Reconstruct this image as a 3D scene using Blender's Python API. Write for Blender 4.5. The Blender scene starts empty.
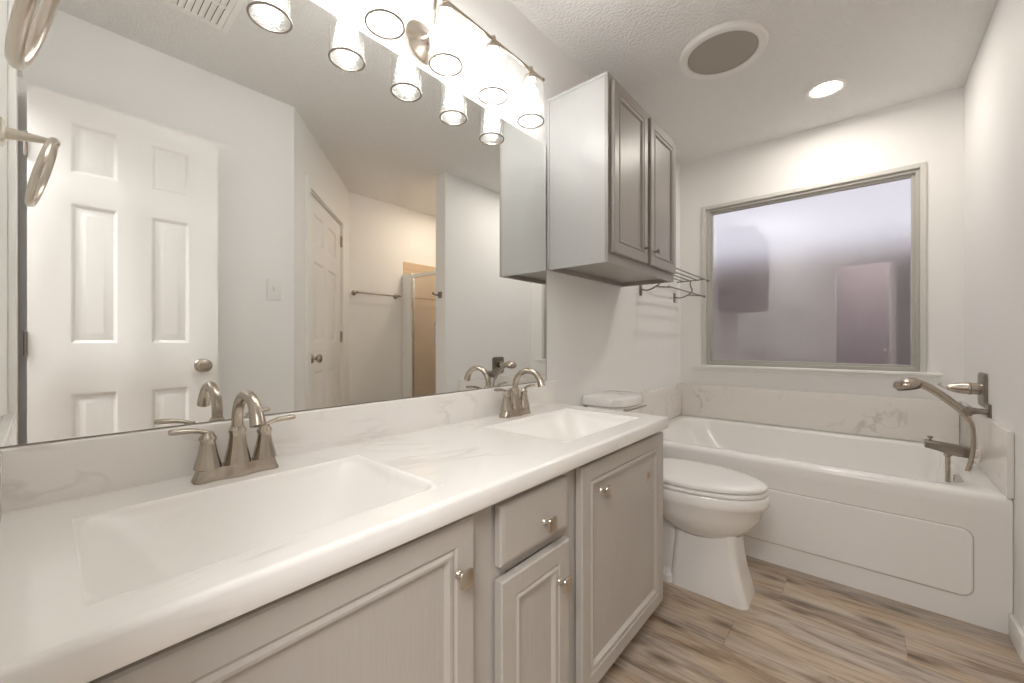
import bpy, bmesh, math, random
from mathutils import Vector, Matrix
C = bpy.context.scene.collection
SC = bpy.context.scene
R = math.radians
PI = math.pi
random.seed(4)

# ------------------------------------------------------------------ camera, world, exposure
cam_d = bpy.data.cameras.new('camera'); cam = bpy.data.objects.new('camera', cam_d); C.objects.link(cam)
cam.location = (1.08, 0.0, 1.057); cam.rotation_euler = (R(90), 0, R(40.903))
cam_d.sensor_width = 36; cam_d.lens = 406.03 / 1024 * 36; cam_d.shift_y = 0.0003
cam_d.clip_start = 0.01
SC.camera = cam
SC.view_settings.view_transform = 'Standard'; SC.view_settings.look = 'None'
SC.view_settings.gamma = 1; SC.view_settings.use_curve_mapping = False
SC.view_settings.exposure = 1.68
SC.cycles.use_denoising = True
SC.cycles.max_bounces = 16; SC.cycles.diffuse_bounces = 8; SC.cycles.glossy_bounces = 6
SC.cycles.transparent_max_bounces = 16; SC.cycles.transmission_bounces = 8
SC.cycles.sample_clamp_indirect = 6.0
world = bpy.data.worlds.new('dusk_sky'); SC.world = world; world.use_nodes = True
wb = world.node_tree.nodes['Background']
wb.inputs[0].default_value = (0.95, 0.96, 1.0, 1); wb.inputs[1].default_value = 0.50
BULB = 14.5      # bulb emission
CAN = 64.0       # recessed lens emission
hl = bpy.data.lights.new('added_hall_fill', 'AREA'); hl.shape = 'RECTANGLE'; hl.size = 1.6; hl.size_y = 1.1; hl.energy = 42; hl.color = (1.0, .99, .98)  # added fill lamp in the hall, no fixture seen; lifts overall brightness
hlo = bpy.data.objects.new('added_hall_fill', hl); C.objects.link(hlo); hlo.location = (1.48, -.88, 2.40)

# ------------------------------------------------------------------ materials
def mat(name, col, rough=0.5, metal=0.0, **k):
    m = bpy.data.materials.new(name); m.use_nodes = True
    b = m.node_tree.nodes['Principled BSDF']
    b.inputs['Base Color'].default_value = (*col, 1); b.inputs['Roughness'].default_value = rough
    b.inputs['Metallic'].default_value = metal
    if 'coat' in k: b.inputs['Coat Weight'].default_value = k['coat']; b.inputs['Coat Roughness'].default_value = .08
    if 'spec' in k: b.inputs['Specular IOR Level'].default_value = k['spec']
    return m
def N(m, t, **k):
    n = m.node_tree.nodes.new(t)
    for a, v in k.items():
        if hasattr(n, a): setattr(n, a, v)
        else: n.inputs[a].default_value = v
    return n
def L(m, a, ai, b, bi): m.node_tree.links.new(a.outputs[ai], b.inputs[bi])
def bump(m, scale, strength, dist=0.002, detail=3, stretch=None, thresh=None):
    tc = N(m, 'ShaderNodeTexCoord'); nz = N(m, 'ShaderNodeTexNoise'); nz.inputs['Scale'].default_value = scale
    nz.inputs['Detail'].default_value = detail
    src = tc
    if stretch:
        mp = N(m, 'ShaderNodeMapping'); mp.inputs['Scale'].default_value = stretch
        L(m, tc, 'Object', mp, 'Vector'); L(m, mp, 0, nz, 'Vector')
    else: L(m, tc, 'Object', nz, 'Vector')
    h = nz; ho = 0
    if thresh:
        mr = N(m, 'ShaderNodeMapRange'); mr.inputs[1].default_value = thresh[0]; mr.inputs[2].default_value = thresh[1]
        L(m, nz, 0, mr, 0); h = mr
    bp = N(m, 'ShaderNodeBump'); bp.inputs['Strength'].default_value = strength; bp.inputs['Distance'].default_value = dist
    L(m, h, ho, bp, 'Height'); L(m, bp, 0, m.node_tree.nodes['Principled BSDF'], 'Normal')
    return nz
M = {}
M['wall'] = mat('wall_paint', (.86, .856, .846), .62); bump(M['wall'], 130, .10, .002, 2)
M['ceiling'] = mat('ceiling_texture', (.83, .82, .805), .85); bump(M['ceiling'], 75, .55, .006, 3, thresh=(.42, .62))
M['trim'] = mat('trim_paint', (.87, .855, .83), .35)
M['door'] = mat('door_paint', (.85, .835, .81), .4)
M['plate'] = mat('switch_plastic', (.82, .81, .78), .35)
M['porcelain'] = mat('porcelain', (.87, .855, .83), .12, coat=.5)
M['seat'] = mat('seat_plastic', (.85, .835, .81), .2)
M['acrylic'] = mat('tub_acrylic', (.89, .88, .86), .16, coat=.4)
M['gap'] = mat('gap_shade', (.03, .028, .026), .9)
M['nickel'] = mat('brushed_nickel', (.47, .415, .35), .27, 1.0); bump(M['nickel'], 60, .05, .0005, 2, stretch=(1, 1, 12))
M['nickel_light'] = mat('satin_nickel', (.70, .64, .56), .30, 1.0)
M['bronze'] = mat('dark_nickel', (.30, .265, .23), .32, 1.0)
M['chrome'] = mat('silver_metal', (.72, .72, .70), .22, 1.0)
M['beige'] = mat('beige_reflection', (.78, .72, .66), .4)
M['mesh'] = mat('beige_mesh', (.40, .365, .32), .6)
M['black'] = mat('black_rubber', (.02, .02, .02), .6)
M['oak'] = mat('bare_oak', (.42, .22, .09), .5)
M['winframe'] = mat('window_metal', (.50, .49, .455), .4)
M['casing'] = mat('window_casing_paint', (.66, .645, .61), .4)
M['hall'] = mat('hall_shade_paint', (.11, .085, .085), .8)  # dimness of the unlit hall is put into this wall colour
M['fence'] = mat('fence_wood', (.165, .125, .12), .9)
M['grass'] = mat('yard_ground', (.12, .11, .08), .95)

# grey painted oak with vertical grain
def cab_mat(name, col, wear):
    m = mat(name, col, .36)
    nz = bump(m, 9, .16, .002, 4, stretch=(14, 14, 1.2), thresh=(.35, .7))
    if wear:
        b = m.node_tree.nodes['Principled BSDF']; tc = N(m, 'ShaderNodeTexCoord')
        n2 = N(m, 'ShaderNodeTexNoise'); n2.inputs['Scale'].default_value = 8; n2.inputs['Detail'].default_value = 6
        L(m, tc, 'Object', n2, 'Vector')
        cr = N(m, 'ShaderNodeMapRange'); cr.inputs[1].default_value = .725; cr.inputs[2].default_value = .74; L(m, n2, 0, cr, 0)
        mx = N(m, 'ShaderNodeMix', data_type='RGBA'); L(m, cr, 0, mx, 'Factor')
        mx.inputs['A'].default_value = (*col, 1); mx.inputs['B'].default_value = (.42, .25, .14, 1)
        L(m, mx, 'Result', b, 'Base Color')
    return m
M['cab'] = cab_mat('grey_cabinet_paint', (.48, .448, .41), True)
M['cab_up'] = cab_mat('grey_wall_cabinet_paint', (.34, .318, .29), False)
M['cab_side'] = mat('smooth_grey_side_glare', (.44, .445, .435), .38)  # same cabinet grey, with the side's glare painted in as a paler tone

# cultured marble
def marble(name, base, vein, amount=.5):
    m = mat(name, base, .16, coat=.35)
    b = m.node_tree.nodes['Principled BSDF']; tc = N(m, 'ShaderNodeTexCoord')
    n1 = N(m, 'ShaderNodeTexNoise'); n1.inputs['Scale'].default_value = 3.2; n1.inputs['Detail'].default_value = 7; n1.inputs['Distortion'].default_value = 1.6
    mp = N(m, 'ShaderNodeMapping'); mp.inputs['Scale'].default_value = (1.0, .55, 1.3); mp.inputs['Rotation'].default_value = (.3, .2, .5)
    L(m, tc, 'Object', mp, 'Vector'); L(m, mp, 0, n1, 'Vector')
    sb = N(m, 'ShaderNodeMath', operation='SUBTRACT'); sb.inputs[1].default_value = .5; L(m, n1, 0, sb, 0)
    ab = N(m, 'ShaderNodeMath', operation='ABSOLUTE'); L(m, sb, 0, ab, 0)
    mr = N(m, 'ShaderNodeMapRange'); mr.inputs[1].default_value = 0; mr.inputs[2].default_value = .028; mr.inputs[3].default_value = 1; mr.inputs[4].default_value = 0
    L(m, ab, 0, mr, 0)
    n2 = N(m, 'ShaderNodeTexNoise'); n2.inputs['Scale'].default_value = 4.5; n2.inputs['Detail'].default_value = 3; L(m, tc, 'Object', n2, 'Vector')
    m2 = N(m, 'ShaderNodeMapRange'); m2.inputs[1].default_value = .5; m2.inputs[2].default_value = .68; L(m, n2, 0, m2, 0)
    mu = N(m, 'ShaderNodeMath', operation='MULTIPLY'); L(m, mr, 0, mu, 0); L(m, m2, 0, mu, 1)
    ml = N(m, 'ShaderNodeMath', operation='MULTIPLY'); ml.inputs[1].default_value = amount; L(m, mu, 0, ml, 0)
    mx = N(m, 'ShaderNodeMix', data_type='RGBA'); L(m, ml, 0, mx, 'Factor')
    mx.inputs['A'].default_value = (*base, 1); mx.inputs['B'].default_value = (*vein, 1)
    L(m, mx, 'Result', b, 'Base Color')
    return m
M['marble'] = marble('white_cultured_marble', (.86, .84, .81), (.55, .51, .47), .34)
M['basin'] = marble_soft = marble('plain_cultured_marble', (.86, .84, .81), (.60, .56, .52), .10)
marble_soft.node_tree.nodes['Principled BSDF'].inputs['Roughness'].default_value = .32; marble_soft.node_tree.nodes['Principled BSDF'].inputs['Coat Weight'].default_value = .08
M['marble_tub'] = marble('veined_surround_marble', (.82, .79, .75), (.50, .46, .42), .6)

# mirror
m = bpy.data.materials.new('mirror_silver'); m.use_nodes = True; nt = m.node_tree; nt.nodes.remove(nt.nodes['Principled BSDF'])
g = N(m, 'ShaderNodeBsdfGlossy'); g.inputs['Roughness'].default_value = 0.0; g.inputs['Color'].default_value = (.92, .93, .915, 1)
L(m, g, 0, nt.nodes['Material Output'], 0); M['mirror'] = m
# thin clear glass: passes light straight, reflects at grazing angles
def thin_glass(name, tint, rough, base, seeded=False):
    m = bpy.data.materials.new(name); m.use_nodes = True; nt = m.node_tree; nt.nodes.remove(nt.nodes['Principled BSDF'])
    t = N(m, 'ShaderNodeBsdfTransparent'); t.inputs['Color'].default_value = (*tint, 1)
    g = N(m, 'ShaderNodeBsdfGlossy'); g.inputs['Roughness'].default_value = rough; g.inputs['Color'].default_value = (1, 1, 1, 1)
    lw = N(m, 'ShaderNodeLayerWeight'); lw.inputs['Blend'].default_value = .35
    mr = N(m, 'ShaderNodeMapRange'); mr.inputs[3].default_value = base; mr.inputs[4].default_value = .45; L(m, lw, 'Facing', mr, 0)
    mx = N(m, 'ShaderNodeMixShader'); L(m, mr, 0, mx, 0); L(m, t, 0, mx, 1); L(m, g, 0, mx, 2)
    if seeded:
        tc = N(m, 'ShaderNodeTexCoord'); v = N(m, 'ShaderNodeTexVoronoi'); v.inputs['Scale'].default_value = 150; L(m, tc, 'Object', v, 'Vector')
        bp = N(m, 'ShaderNodeBump'); bp.inputs['Strength'].default_value = .5; bp.inputs['Distance'].default_value = .002
        L(m, v, 0, bp, 'Height'); L(m, bp, 0, g, 'Normal'); L(m, bp, 0, lw, 'Normal')
    L(m, mx, 0, nt.nodes['Material Output'], 0); return m
M['shade_glass'] = thin_glass('seeded_shade_glass', (.90, .90, .895), .12, .04, True)
M['shower_glass'] = thin_glass('shower_glass', (.93, .94, .92), .02, .06)
# frosted window pane: reflects the room, passes blurred daylight
m = bpy.data.materials.new('frosted_pane'); m.use_nodes = True; nt = m.node_tree; nt.nodes.remove(nt.nodes['Principled BSDF'])
rf = N(m, 'ShaderNodeBsdfRefraction'); rf.inputs['Roughness'].default_value = .38; rf.inputs['IOR'].default_value = 1.45; rf.inputs['Color'].default_value = (.93, .92, .97, 1)
g = N(m, 'ShaderNodeBsdfGlossy'); g.inputs['Roughness'].default_value = .012
mx = N(m, 'ShaderNodeMixShader'); mx.inputs[0].default_value = .34; L(m, rf, 0, mx, 1); L(m, g, 0, mx, 2)
L(m, mx, 0, nt.nodes['Material Output'], 0); M['pane'] = m
def emit(name, col, s):
    m = bpy.data.materials.new(name); m.use_nodes = True; b = m.node_tree.nodes['Principled BSDF']
    b.inputs['Base Color'].default_value = (.8, .8, .8, 1); b.inputs['Emission Color'].default_value = (*col, 1); b.inputs['Emission Strength'].default_value = s
    return m
M['bulb'] = emit('lit_bulb', (1.0, .98, .955), BULB)
M['can'] = emit('lit_lens', (1.0, .93, .85), CAN); M['can_dim'] = emit('unseen_shower_lens', (1.0, .84, .66), CAN * .95)
# tan shower tile
m = mat('tan_shower_tile', (.62, .47, .33), .3); b = m.node_tree.nodes['Principled BSDF']
tc = N(m, 'ShaderNodeTexCoord'); sx = N(m, 'ShaderNodeSeparateXYZ'); cx = N(m, 'ShaderNodeCombineXYZ'); L(m, tc, 'Object', sx, 0)
ad = N(m, 'ShaderNodeMath', operation='ADD'); L(m, sx, 0, ad, 0); L(m, sx, 1, ad, 1); L(m, ad, 0, cx, 0); L(m, sx, 2, cx, 1)
bt = N(m, 'ShaderNodeTexBrick'); bt.offset = 0; L(m, cx, 0, bt, 'Vector')
for k_, v_ in (('Scale', 1.0), ('Mortar Size', .003), ('Brick Width', .3), ('Row Height', .3)): bt.inputs[k_].default_value = v_
bt.inputs['Color1'].default_value = (.66, .50, .34, 1); bt.inputs['Color2'].default_value = (.62, .47, .32, 1); bt.inputs['Mortar'].default_value = (.50, .40, .29, 1)
L(m, bt, 0, b, 'Base Color'); M['tile'] = m
# wood plank floor, planks along x
FLOOR_X, FLOOR_Y = 1.3, .6825      # the floor object's origin
m = mat('wood_plank_floor', (.3, .2, .13), .38); b = m.node_tree.nodes['Principled BSDF']
tc = N(m, 'ShaderNodeTexCoord'); sx = N(m, 'ShaderNodeSeparateXYZ'); L(m, tc, 'Object', sx, 0)
def MA(op, a_, b_=None):
    n = N(m, 'ShaderNodeMath', operation=op)
    for i_, q_ in enumerate((a_, b_)):
        if q_ is None: continue
        if isinstance(q_, (int, float)): n.inputs[i_].default_value = q_
        else: m.node_tree.links.new(q_, n.inputs[i_])
    return n.outputs[0]
yy = MA('ADD', sx.outputs[1], FLOOR_Y - 1.55 + 16 * .16); kk = MA('FLOOR', MA('DIVIDE', yy, .16))
xx = MA('SUBTRACT', MA('ADD', sx.outputs[0], FLOOR_X - .71 + 16 * .85), MA('MULTIPLY', kk, .85))
cb = N(m, 'ShaderNodeCombineXYZ'); m.node_tree.links.new(xx, cb.inputs[0]); m.node_tree.links.new(yy, cb.inputs[1])
bt = N(m, 'ShaderNodeTexBrick'); bt.offset = 0; L(m, cb, 0, bt, 'Vector')
for k_, v_ in (('Scale', 1.0), ('Mortar Size', .0012), ('Mortar Smooth', .1), ('Brick Width', 1.22), ('Row Height', .16)): bt.inputs[k_].default_value = v_
bt.inputs['Color1'].default_value = (0, 0, 0, 1); bt.inputs['Color2'].default_value = (1, 1, 1, 1); bt.inputs['Mortar'].default_value = (.5, .5, .5, 1)
sc_ = N(m, 'ShaderNodeVectorMath', operation='SCALE'); sc_.inputs['Scale'].default_value = 7.0; L(m, bt, 0, sc_, 0)
ad = N(m, 'ShaderNodeVectorMath', operation='ADD'); L(m, tc, 'Object', ad, 0); L(m, sc_, 0, ad, 1)
m1 = N(m, 'ShaderNodeMapping'); m1.inputs['Scale'].default_value = (1.0, 4.6, 1.0); L(m, ad, 0, m1, 0)
n1 = N(m, 'ShaderNodeTexNoise'); n1.inputs['Scale'].default_value = 2.6; n1.inputs['Detail'].default_value = 9; n1.inputs['Roughness'].default_value = .62; n1.inputs['Distortion'].default_value = 1.1; L(m, m1, 0, n1, 0)
m2 = N(m, 'ShaderNodeMapping'); m2.inputs['Scale'].default_value = (2.2, 30.0, 1.0); L(m, ad, 0, m2, 0)
n2 = N(m, 'ShaderNodeTexNoise'); n2.inputs['Scale'].default_value = 3.0; n2.inputs['Detail'].default_value = 5; L(m, m2, 0, n2, 0)
mixn = N(m, 'ShaderNodeMix', data_type='FLOAT'); mixn.inputs['Factor'].default_value = .34; L(m, n1, 0, mixn, 'A'); L(m, n2, 0, mixn, 'B')
cr = N(m, 'ShaderNodeValToRGB'); L(m, mixn, 'Result', cr, 0); e = cr.color_ramp.elements
e[0].position = .30; e[0].color = (.12, .078, .048, 1); e[1].position = .72; e[1].color = (.60, .495, .385, 1)
for p_, c_ in ((.42, (.27, .19, .125, 1)), (.50, (.42, .32, .225, 1)), (.58, (.50, .40, .30, 1))):
    q_ = e.new(p_); q_.color = c_
# greyer planks and patches
n3 = N(m, 'ShaderNodeTexNoise'); n3.inputs['Scale'].default_value = 1.4; n3.inputs['Detail'].default_value = 3; L(m, m1, 0, n3, 0)
mr = N(m, 'ShaderNodeMapRange'); mr.inputs[1].default_value = .44; mr.inputs[2].default_value = .62; mr.inputs[4].default_value = .75; L(m, n3, 0, mr, 0)
hs = N(m, 'ShaderNodeHueSaturation'); hs.inputs['Saturation'].default_value = .50; hs.inputs['Value'].default_value = .95; L(m, cr, 0, hs, 'Color')
mx = N(m, 'ShaderNodeMix', data_type='RGBA'); L(m, mr, 0, mx, 'Factor'); L(m, cr, 0, mx, 'A'); L(m, hs, 0, mx, 'B')
# knots
vo = N(m, 'ShaderNodeTexVoronoi'); vo.voronoi_dimensions = '2D'; vo.inputs['Scale'].default_value = 1.0; m3 = N(m, 'ShaderNodeMapping'); m3.inputs['Scale'].default_value = (2.2, 6.5, 1); L(m, ad, 0, m3, 0); L(m, m3, 0, vo, 0)
kr = N(m, 'ShaderNodeMapRange'); kr.inputs[1].default_value = .03; kr.inputs[2].default_value = .17; kr.inputs[3].default_value = .7; kr.inputs[4].default_value = 0; L(m, vo, 0, kr, 0)
km = N(m, 'ShaderNodeMix', data_type='RGBA'); L(m, kr, 0, km, 'Factor'); L(m, mx, 'Result', km, 'A'); km.inputs['B'].default_value = (.06, .04, .025, 1)
# seams
sf = N(m, 'ShaderNodeMath', operation='MULTIPLY'); sf.inputs[1].default_value = .28; L(m, bt, 'Fac', sf, 0); sm = N(m, 'ShaderNodeMix', data_type='RGBA'); L(m, sf, 0, sm, 'Factor'); L(m, km, 'Result', sm, 'A'); sm.inputs['B'].default_value = (.09, .07, .055, 1)
L(m, sm, 'Result', b, 'Base Color')
bp = N(m, 'ShaderNodeBump'); bp.inputs['Strength'].default_value = .12; bp.inputs['Distance'].default_value = .002; L(m, mixn, 'Result', bp, 'Height'); L(m, bp, 0, b, 'Normal')
M['floor'] = m

# ------------------------------------------------------------------ helpers
def wloc(o):
    v = Vector((0, 0, 0))
    while o: v = v + o.location; o = o.parent
    return v
def obj(name, bm, m, parent=None, loc=None, smooth=35, recalc=True):
    """link a bmesh that was built in world coordinates; its origin goes to loc or to the parent's place"""
    if recalc: bmesh.ops.recalc_face_normals(bm, faces=bm.faces)
    org = Vector(loc) if loc is not None else (wloc(parent) if parent else None)
    if org is None:
        xs = [v.co for v in bm.verts]
        org = Vector(((min(c.x for c in xs) + max(c.x for c in xs)) / 2, (min(c.y for c in xs) + max(c.y for c in xs)) / 2, min(c.z for c in xs)))
    bmesh.ops.translate(bm, verts=bm.verts, vec=-org)
    me = bpy.data.meshes.new(name); bm.to_mesh(me); bm.free()
    ms = m if isinstance(m, (list, tuple)) else [m]
    for q in ms: me.materials.append(q)
    if smooth:
        for p in me.polygons: p.use_smooth = True
        me.set_sharp_from_angle(angle=R(smooth))
    o = bpy.data.objects.new(name, me); C.objects.link(o)
    if parent: o.parent = parent; o.location = org - wloc(parent)
    else: o.location = org
    return o
def thing(name, label, cat, loc, group=None):
    o = bpy.data.objects.new(name, None); C.objects.link(o); o.location = loc; o.empty_display_size = .05
    o['label'] = label; o['category'] = cat
    if group: o['group'] = group
    return o
def tag(o, label, cat, group=None):
    o['label'] = label; o['category'] = cat
    if group: o['group'] = group
    return o
def struct(name, bm, m, parent=None, **k):
    o = obj(name, bm, m, parent, **k)
    if not parent: o['kind'] = 'structure'
    return o
def dup(root, delta, label):
    """copy a thing with copies of its parts and their sub-parts"""
    r = root.copy(); C.objects.link(r); r.location = root.location + Vector(delta); r['label'] = label
    def rec(src, dst):
        for ch in src.children:
            c = ch.copy(); C.objects.link(c); c.parent = dst; rec(ch, c)
    rec(root, r); return r
def NB(): return bmesh.new()
def bx(bm, x0, x1, y0, y1, z0, z1, bev=0, seg=2):
    vs = [bm.verts.new((x, y, z)) for z in (z0, z1) for y in (y0, y1) for x in (x0, x1)]
    fs = [(0, 2, 3, 1), (4, 5, 7, 6), (0, 1, 5, 4), (2, 6, 7, 3), (0, 4, 6, 2), (1, 3, 7, 5)]
    F = [bm.faces.new([vs[i] for i in f]) for f in fs]
    if bev:
        es = list({e for f in F for e in f.edges})
        bmesh.ops.bevel(bm, geom=es, offset=bev, segments=seg, profile=.6, affect='EDGES')
    return bm
def frame_of(d):
    d = Vector(d).normalized(); up = Vector((0, 0, 1)) if abs(d.z) < .9 else Vector((0, 1, 0))
    a = d.cross(up).normalized(); return a, a.cross(d).normalized() * 1, d
def lathe(bm, c, axis, prof, n=32, sx=1, sy=1, rot=0):
    """prof: list of (radius, height along axis)"""
    a, b, d = frame_of(axis); c = Vector(c); rings = []
    for r, h in prof:
        if r < 1e-6: rings.append([bm.verts.new(c + d * h)]); continue
        rings.append([bm.verts.new(c + d * h + a * (r * sx * math.cos(rot + 2 * PI * i / n)) + b * (r * sy * math.sin(rot + 2 * PI * i / n))) for i in range(n)])
    for A, B in zip(rings, rings[1:]):
        for i in range(n):
            j = (i + 1) % n
            if len(A) == 1 and len(B) == 1: continue
            if len(A) == 1: bm.faces.new((A[0], B[i], B[j]))
            elif len(B) == 1: bm.faces.new((A[i], A[j], B[0]))
            else: bm.faces.new((A[i], A[j], B[j], B[i]))
    for Q in (rings[0], rings[-1]):
        if len(Q) > 1 and (Q is rings[0] or Q is rings[-1]) and not getattr(lathe, 'open', False): bm.faces.new(Q)
    return bm
def smooth_path(pts, k=6):
    P = [Vector(p) for p in pts]; out = []
    for i in range(len(P) - 1):
        p0 = P[max(i - 1, 0)]; p1 = P[i]; p2 = P[i + 1]; p3 = P[min(i + 2, len(P) - 1)]
        for j in range(k):
            t = j / k
            out.append(.5 * ((2 * p1) + (-p0 + p2) * t + (2 * p0 - 5 * p1 + 4 * p2 - p3) * t * t + (-p0 + 3 * p1 - 3 * p2 + p3) * t ** 3))
    out.append(P[-1]); return out
def tube(bm, pts, rad, n=14, flat=1.0, up=None, closed=False, caps=True):
    """sweep an ellipse (rad wide, rad*flat along 'up') on a path; rad may be a list"""
    P = [Vector(p) for p in pts]; m_ = len(P); rings = []; prev = None
    for i, p in enumerate(P):
        if closed: d = (P[(i + 1) % m_] - P[i - 1]).normalized()
        else: d = (P[min(i + 1, m_ - 1)] - P[max(i - 1, 0)]).normalized()
        if up is not None:
            u = Vector(up); u = (u - d * u.dot(d)).normalized(); a = d.cross(u).normalized()
        else:
            if prev is None: a, u, _ = frame_of(d)
            else: a = (prev - d * prev.dot(d)).normalized(); u = a.cross(d).normalized()
            prev = a
        r = rad[min(int(i * len(rad) / m_), len(rad) - 1)] if isinstance(rad, (list, tuple)) and len(rad) != m_ else (rad[i] if isinstance(rad, (list, tuple)) else rad)
        rings.append([bm.verts.new(p + a * (r * math.cos(2 * PI * k / n)) + u * (r * flat * math.sin(2 * PI * k / n))) for k in range(n)])
    seq = list(zip(rings, rings[1:])) + ([(rings[-1], rings[0])] if closed else [])
    for A, B in seq:
        for k in range(n):
            j = (k + 1) % n; bm.faces.new((A[k], A[j], B[j], B[k]))
    if not closed and caps: bm.faces.new(rings[0]); bm.faces.new(rings[-1])
    return bm
def lerp(a, b, n): return [a + (b - a) * i / (n - 1) for i in range(n)]
def loft(bm, rings, cap0=True, cap1=True):
    V = [[bm.verts.new(p) for p in r] for r in rings]; n = len(V[0])
    for A, B in zip(V, V[1:]):
        for i in range(n):
            j = (i + 1) % n; bm.faces.new((A[i], A[j], B[j], B[i]))
    if cap0: bm.faces.new(V[0])
    if cap1: bm.faces.new(V[-1])
    return bm
def rrect(x0, x1, y0, y1, r, z, k=5):
    """rounded rectangle ring in plan"""
    out = []; r = min(r, (x1 - x0) / 2 - 1e-4, (y1 - y0) / 2 - 1e-4)
    for cx_, cy_, a0 in ((x1 - r, y1 - r, 0), (x0 + r, y1 - r, 90), (x0 + r, y0 + r, 180), (x1 - r, y0 + r, 270)):
        for i in range(k + 1):
            a = R(a0 + 90 * i / k); out.append((cx_ + r * math.cos(a), cy_ + r * math.sin(a), z))
    return out
def xform(bm, mtx): bmesh.ops.transform(bm, matrix=mtx, verts=bm.verts); return bm
# a relief slab: front face in the (s, t) plane, depth along n; profile = [(inset, height)...]
def relief(bm, place, s0, s1, t0, t1, prof, fill=True):
    rings = [[place(s0 + i, t0 + i, h), place(s1 - i, t0 + i, h), place(s1 - i, t1 - i, h), place(s0 + i, t1 - i, h)] for i, h in prof]
    V = [[bm.verts.new(p) for p in r] for r in rings]
    for A, B in zip(V, V[1:]):
        for i in range(4):
            j = (i + 1) % 4; bm.faces.new((A[i], A[j], B[j], B[i]))
    if fill: bm.faces.new(V[-1])
    return V[0]
def panel_door(bm, place, w, h, th, cols, rows):
    """six panel door leaf: both faces with raised panels; place(s, t, d) -> world, d=0 back, th front"""
    for side in (0, 1):
        def pl(s, t, d, side=side): return place(s, t, (th + d) if side else (-d))
        ss = sorted({0, w, *[c for q in cols for c in q]}); ts = sorted({0, h, *[c for q in rows for c in q]})
        for i in range(len(ss) - 1):
            for j in range(len(ts) - 1):
                ispan = (ss[i], ss[i + 1]) in cols and (ts[j], ts[j + 1]) in rows
                if ispan: relief(bm, pl, ss[i], ss[i + 1], ts[j], ts[j + 1], [(0, 0), (.006, -.004), (.014, -.011), (.020, -.011), (.042, -.003), (.043, -.003)])
                else: bm.faces.new([bm.verts.new(pl(*q, 0)) for q in ((ss[i], ts[j]), (ss[i + 1], ts[j]), (ss[i + 1], ts[j + 1]), (ss[i], ts[j + 1]))])
    c = [(0, 0), (w, 0), (w, h), (0, h)]
    for i in range(4):
        a, b_ = c[i], c[(i + 1) % 4]
        bm.faces.new([bm.verts.new(place(*a, 0)), bm.verts.new(place(*b_, 0)), bm.verts.new(place(*b_, th)), bm.verts.new(place(*a, th))])
    bmesh.ops.remove_doubles(bm, verts=bm.verts, dist=1e-5)
    return bm
def door_knob(parent, c, n, m, name='door_knob'):
    bm = NB(); lathe(bm, c, n, [(.032, 0), (.032, .004), (.028, .009), (.014, .012), (.011, .022), (.013, .03), (.022, .036), (.0285, .046), (.029, .054), (.025, .062), (.014, .066), (0, .0665)], 28)
    return obj(name, bm, m, parent)

CEIL = 2.43; YW = 3.245; XR = 1.487; YL = -.065
# ------------------------------------------------------------------ room shell
struct('floor', bx(NB(), -.15, 2.75, -2.0, YW + .12, -.06, 0), M['floor'], smooth=0)
struct('ceiling', bx(NB(), -.12, 2.62, -2.0, YW + .12, CEIL, CEIL + .08), M['ceiling'], smooth=0)
struct('wall_left', bx(NB(), -.12, 0, YL, YW, 0, CEIL), M['wall'], smooth=0)
WX0, WX1, WZ0, WZ1 = .188, 1.326, .885, 2.045     # window opening
bm = NB()
bx(bm, -.12, WX0, YW, YW + .12, 0, CEIL); bx(bm, WX1, 2.62, YW, YW + .12, 0, CEIL)
bx(bm, WX0, WX1, YW, YW + .12, 0, WZ0); bx(bm, WX0, WX1, YW, YW + .12, WZ1, CEIL)
struct('wall_back', bm, M['wall'], smooth=0)
struct('wall_right', bx(NB(), XR, XR + .125, 2.125, YW, 0, CEIL, .004, 1), M['wall'], smooth=0)
DX0, DX1 = .790, 1.318                              # doorway in the entry wall
bm = NB(); bx(bm, -.12, DX0, YL - .11, YL, 0, CEIL); bx(bm, DX1, 1.56, YL - .11, YL, 0, CEIL); bx(bm, DX0, DX1, YL - .11, YL, 2.045, CEIL)
struct('wall_entry', bm, M['wall'], smooth=0)
struct('wall_side', bx(NB(), 1.45, 1.56, YL, .96, 0, CEIL), M['wall'], smooth=0)
# angled wall with closet door (A -> B)
A2 = Vector((1.45, .96)); B2 = Vector((2.49, 1.83)); u2 = (B2 - A2).normalized(); n2_ = Vector((-u2.y, u2.x)); LEN = (B2 - A2).length
def dg(s, t, d): p = A2 + u2 * s + n2_ * d; return Vector((p.x, p.y, t))     # d>0 into the room
def dbox(bm, s0, s1, t0, t1, d0, d1):
    V = [bm.verts.new(dg(s, t, d)) for t in (t0, t1) for d in (d0, d1) for s in (s0, s1)]
    for f in [(0, 2, 3, 1), (4, 5, 7, 6), (0, 1, 5, 4), (2, 6, 7, 3), (0, 4, 6, 2), (1, 3, 7, 5)]: bm.faces.new([V[i] for i in f])
    return bm
CD0, CD1, CDZ = .262, 1.062, 2.04
bm = NB(); dbox(bm, 0, CD0 - .015, 0, CEIL, -.11, 0); dbox(bm, CD1 + .015, LEN, 0, CEIL, -.11, 0); dbox(bm, CD0 - .015, CD1 + .015, CDZ + .015, CEIL, -.11, 0)
struct('wall_angled', bm, M['wall'], smooth=0)
struct('wall_far', bx(NB(), 2.49, 2.62, 1.72, YW, 0, CEIL), M['wall'], smooth=0)
bm = NB(); bx(bm, .2, 2.3, -1.7, -1.6, 0, CEIL); bx(bm, .1, .2, -1.6, YL - .11, 0, CEIL); bx(bm, 2.2, 2.3, -1.6, YL - .11, 0, CEIL)
struct('wall_hall', bm, M['hall'], smooth=0)

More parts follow.
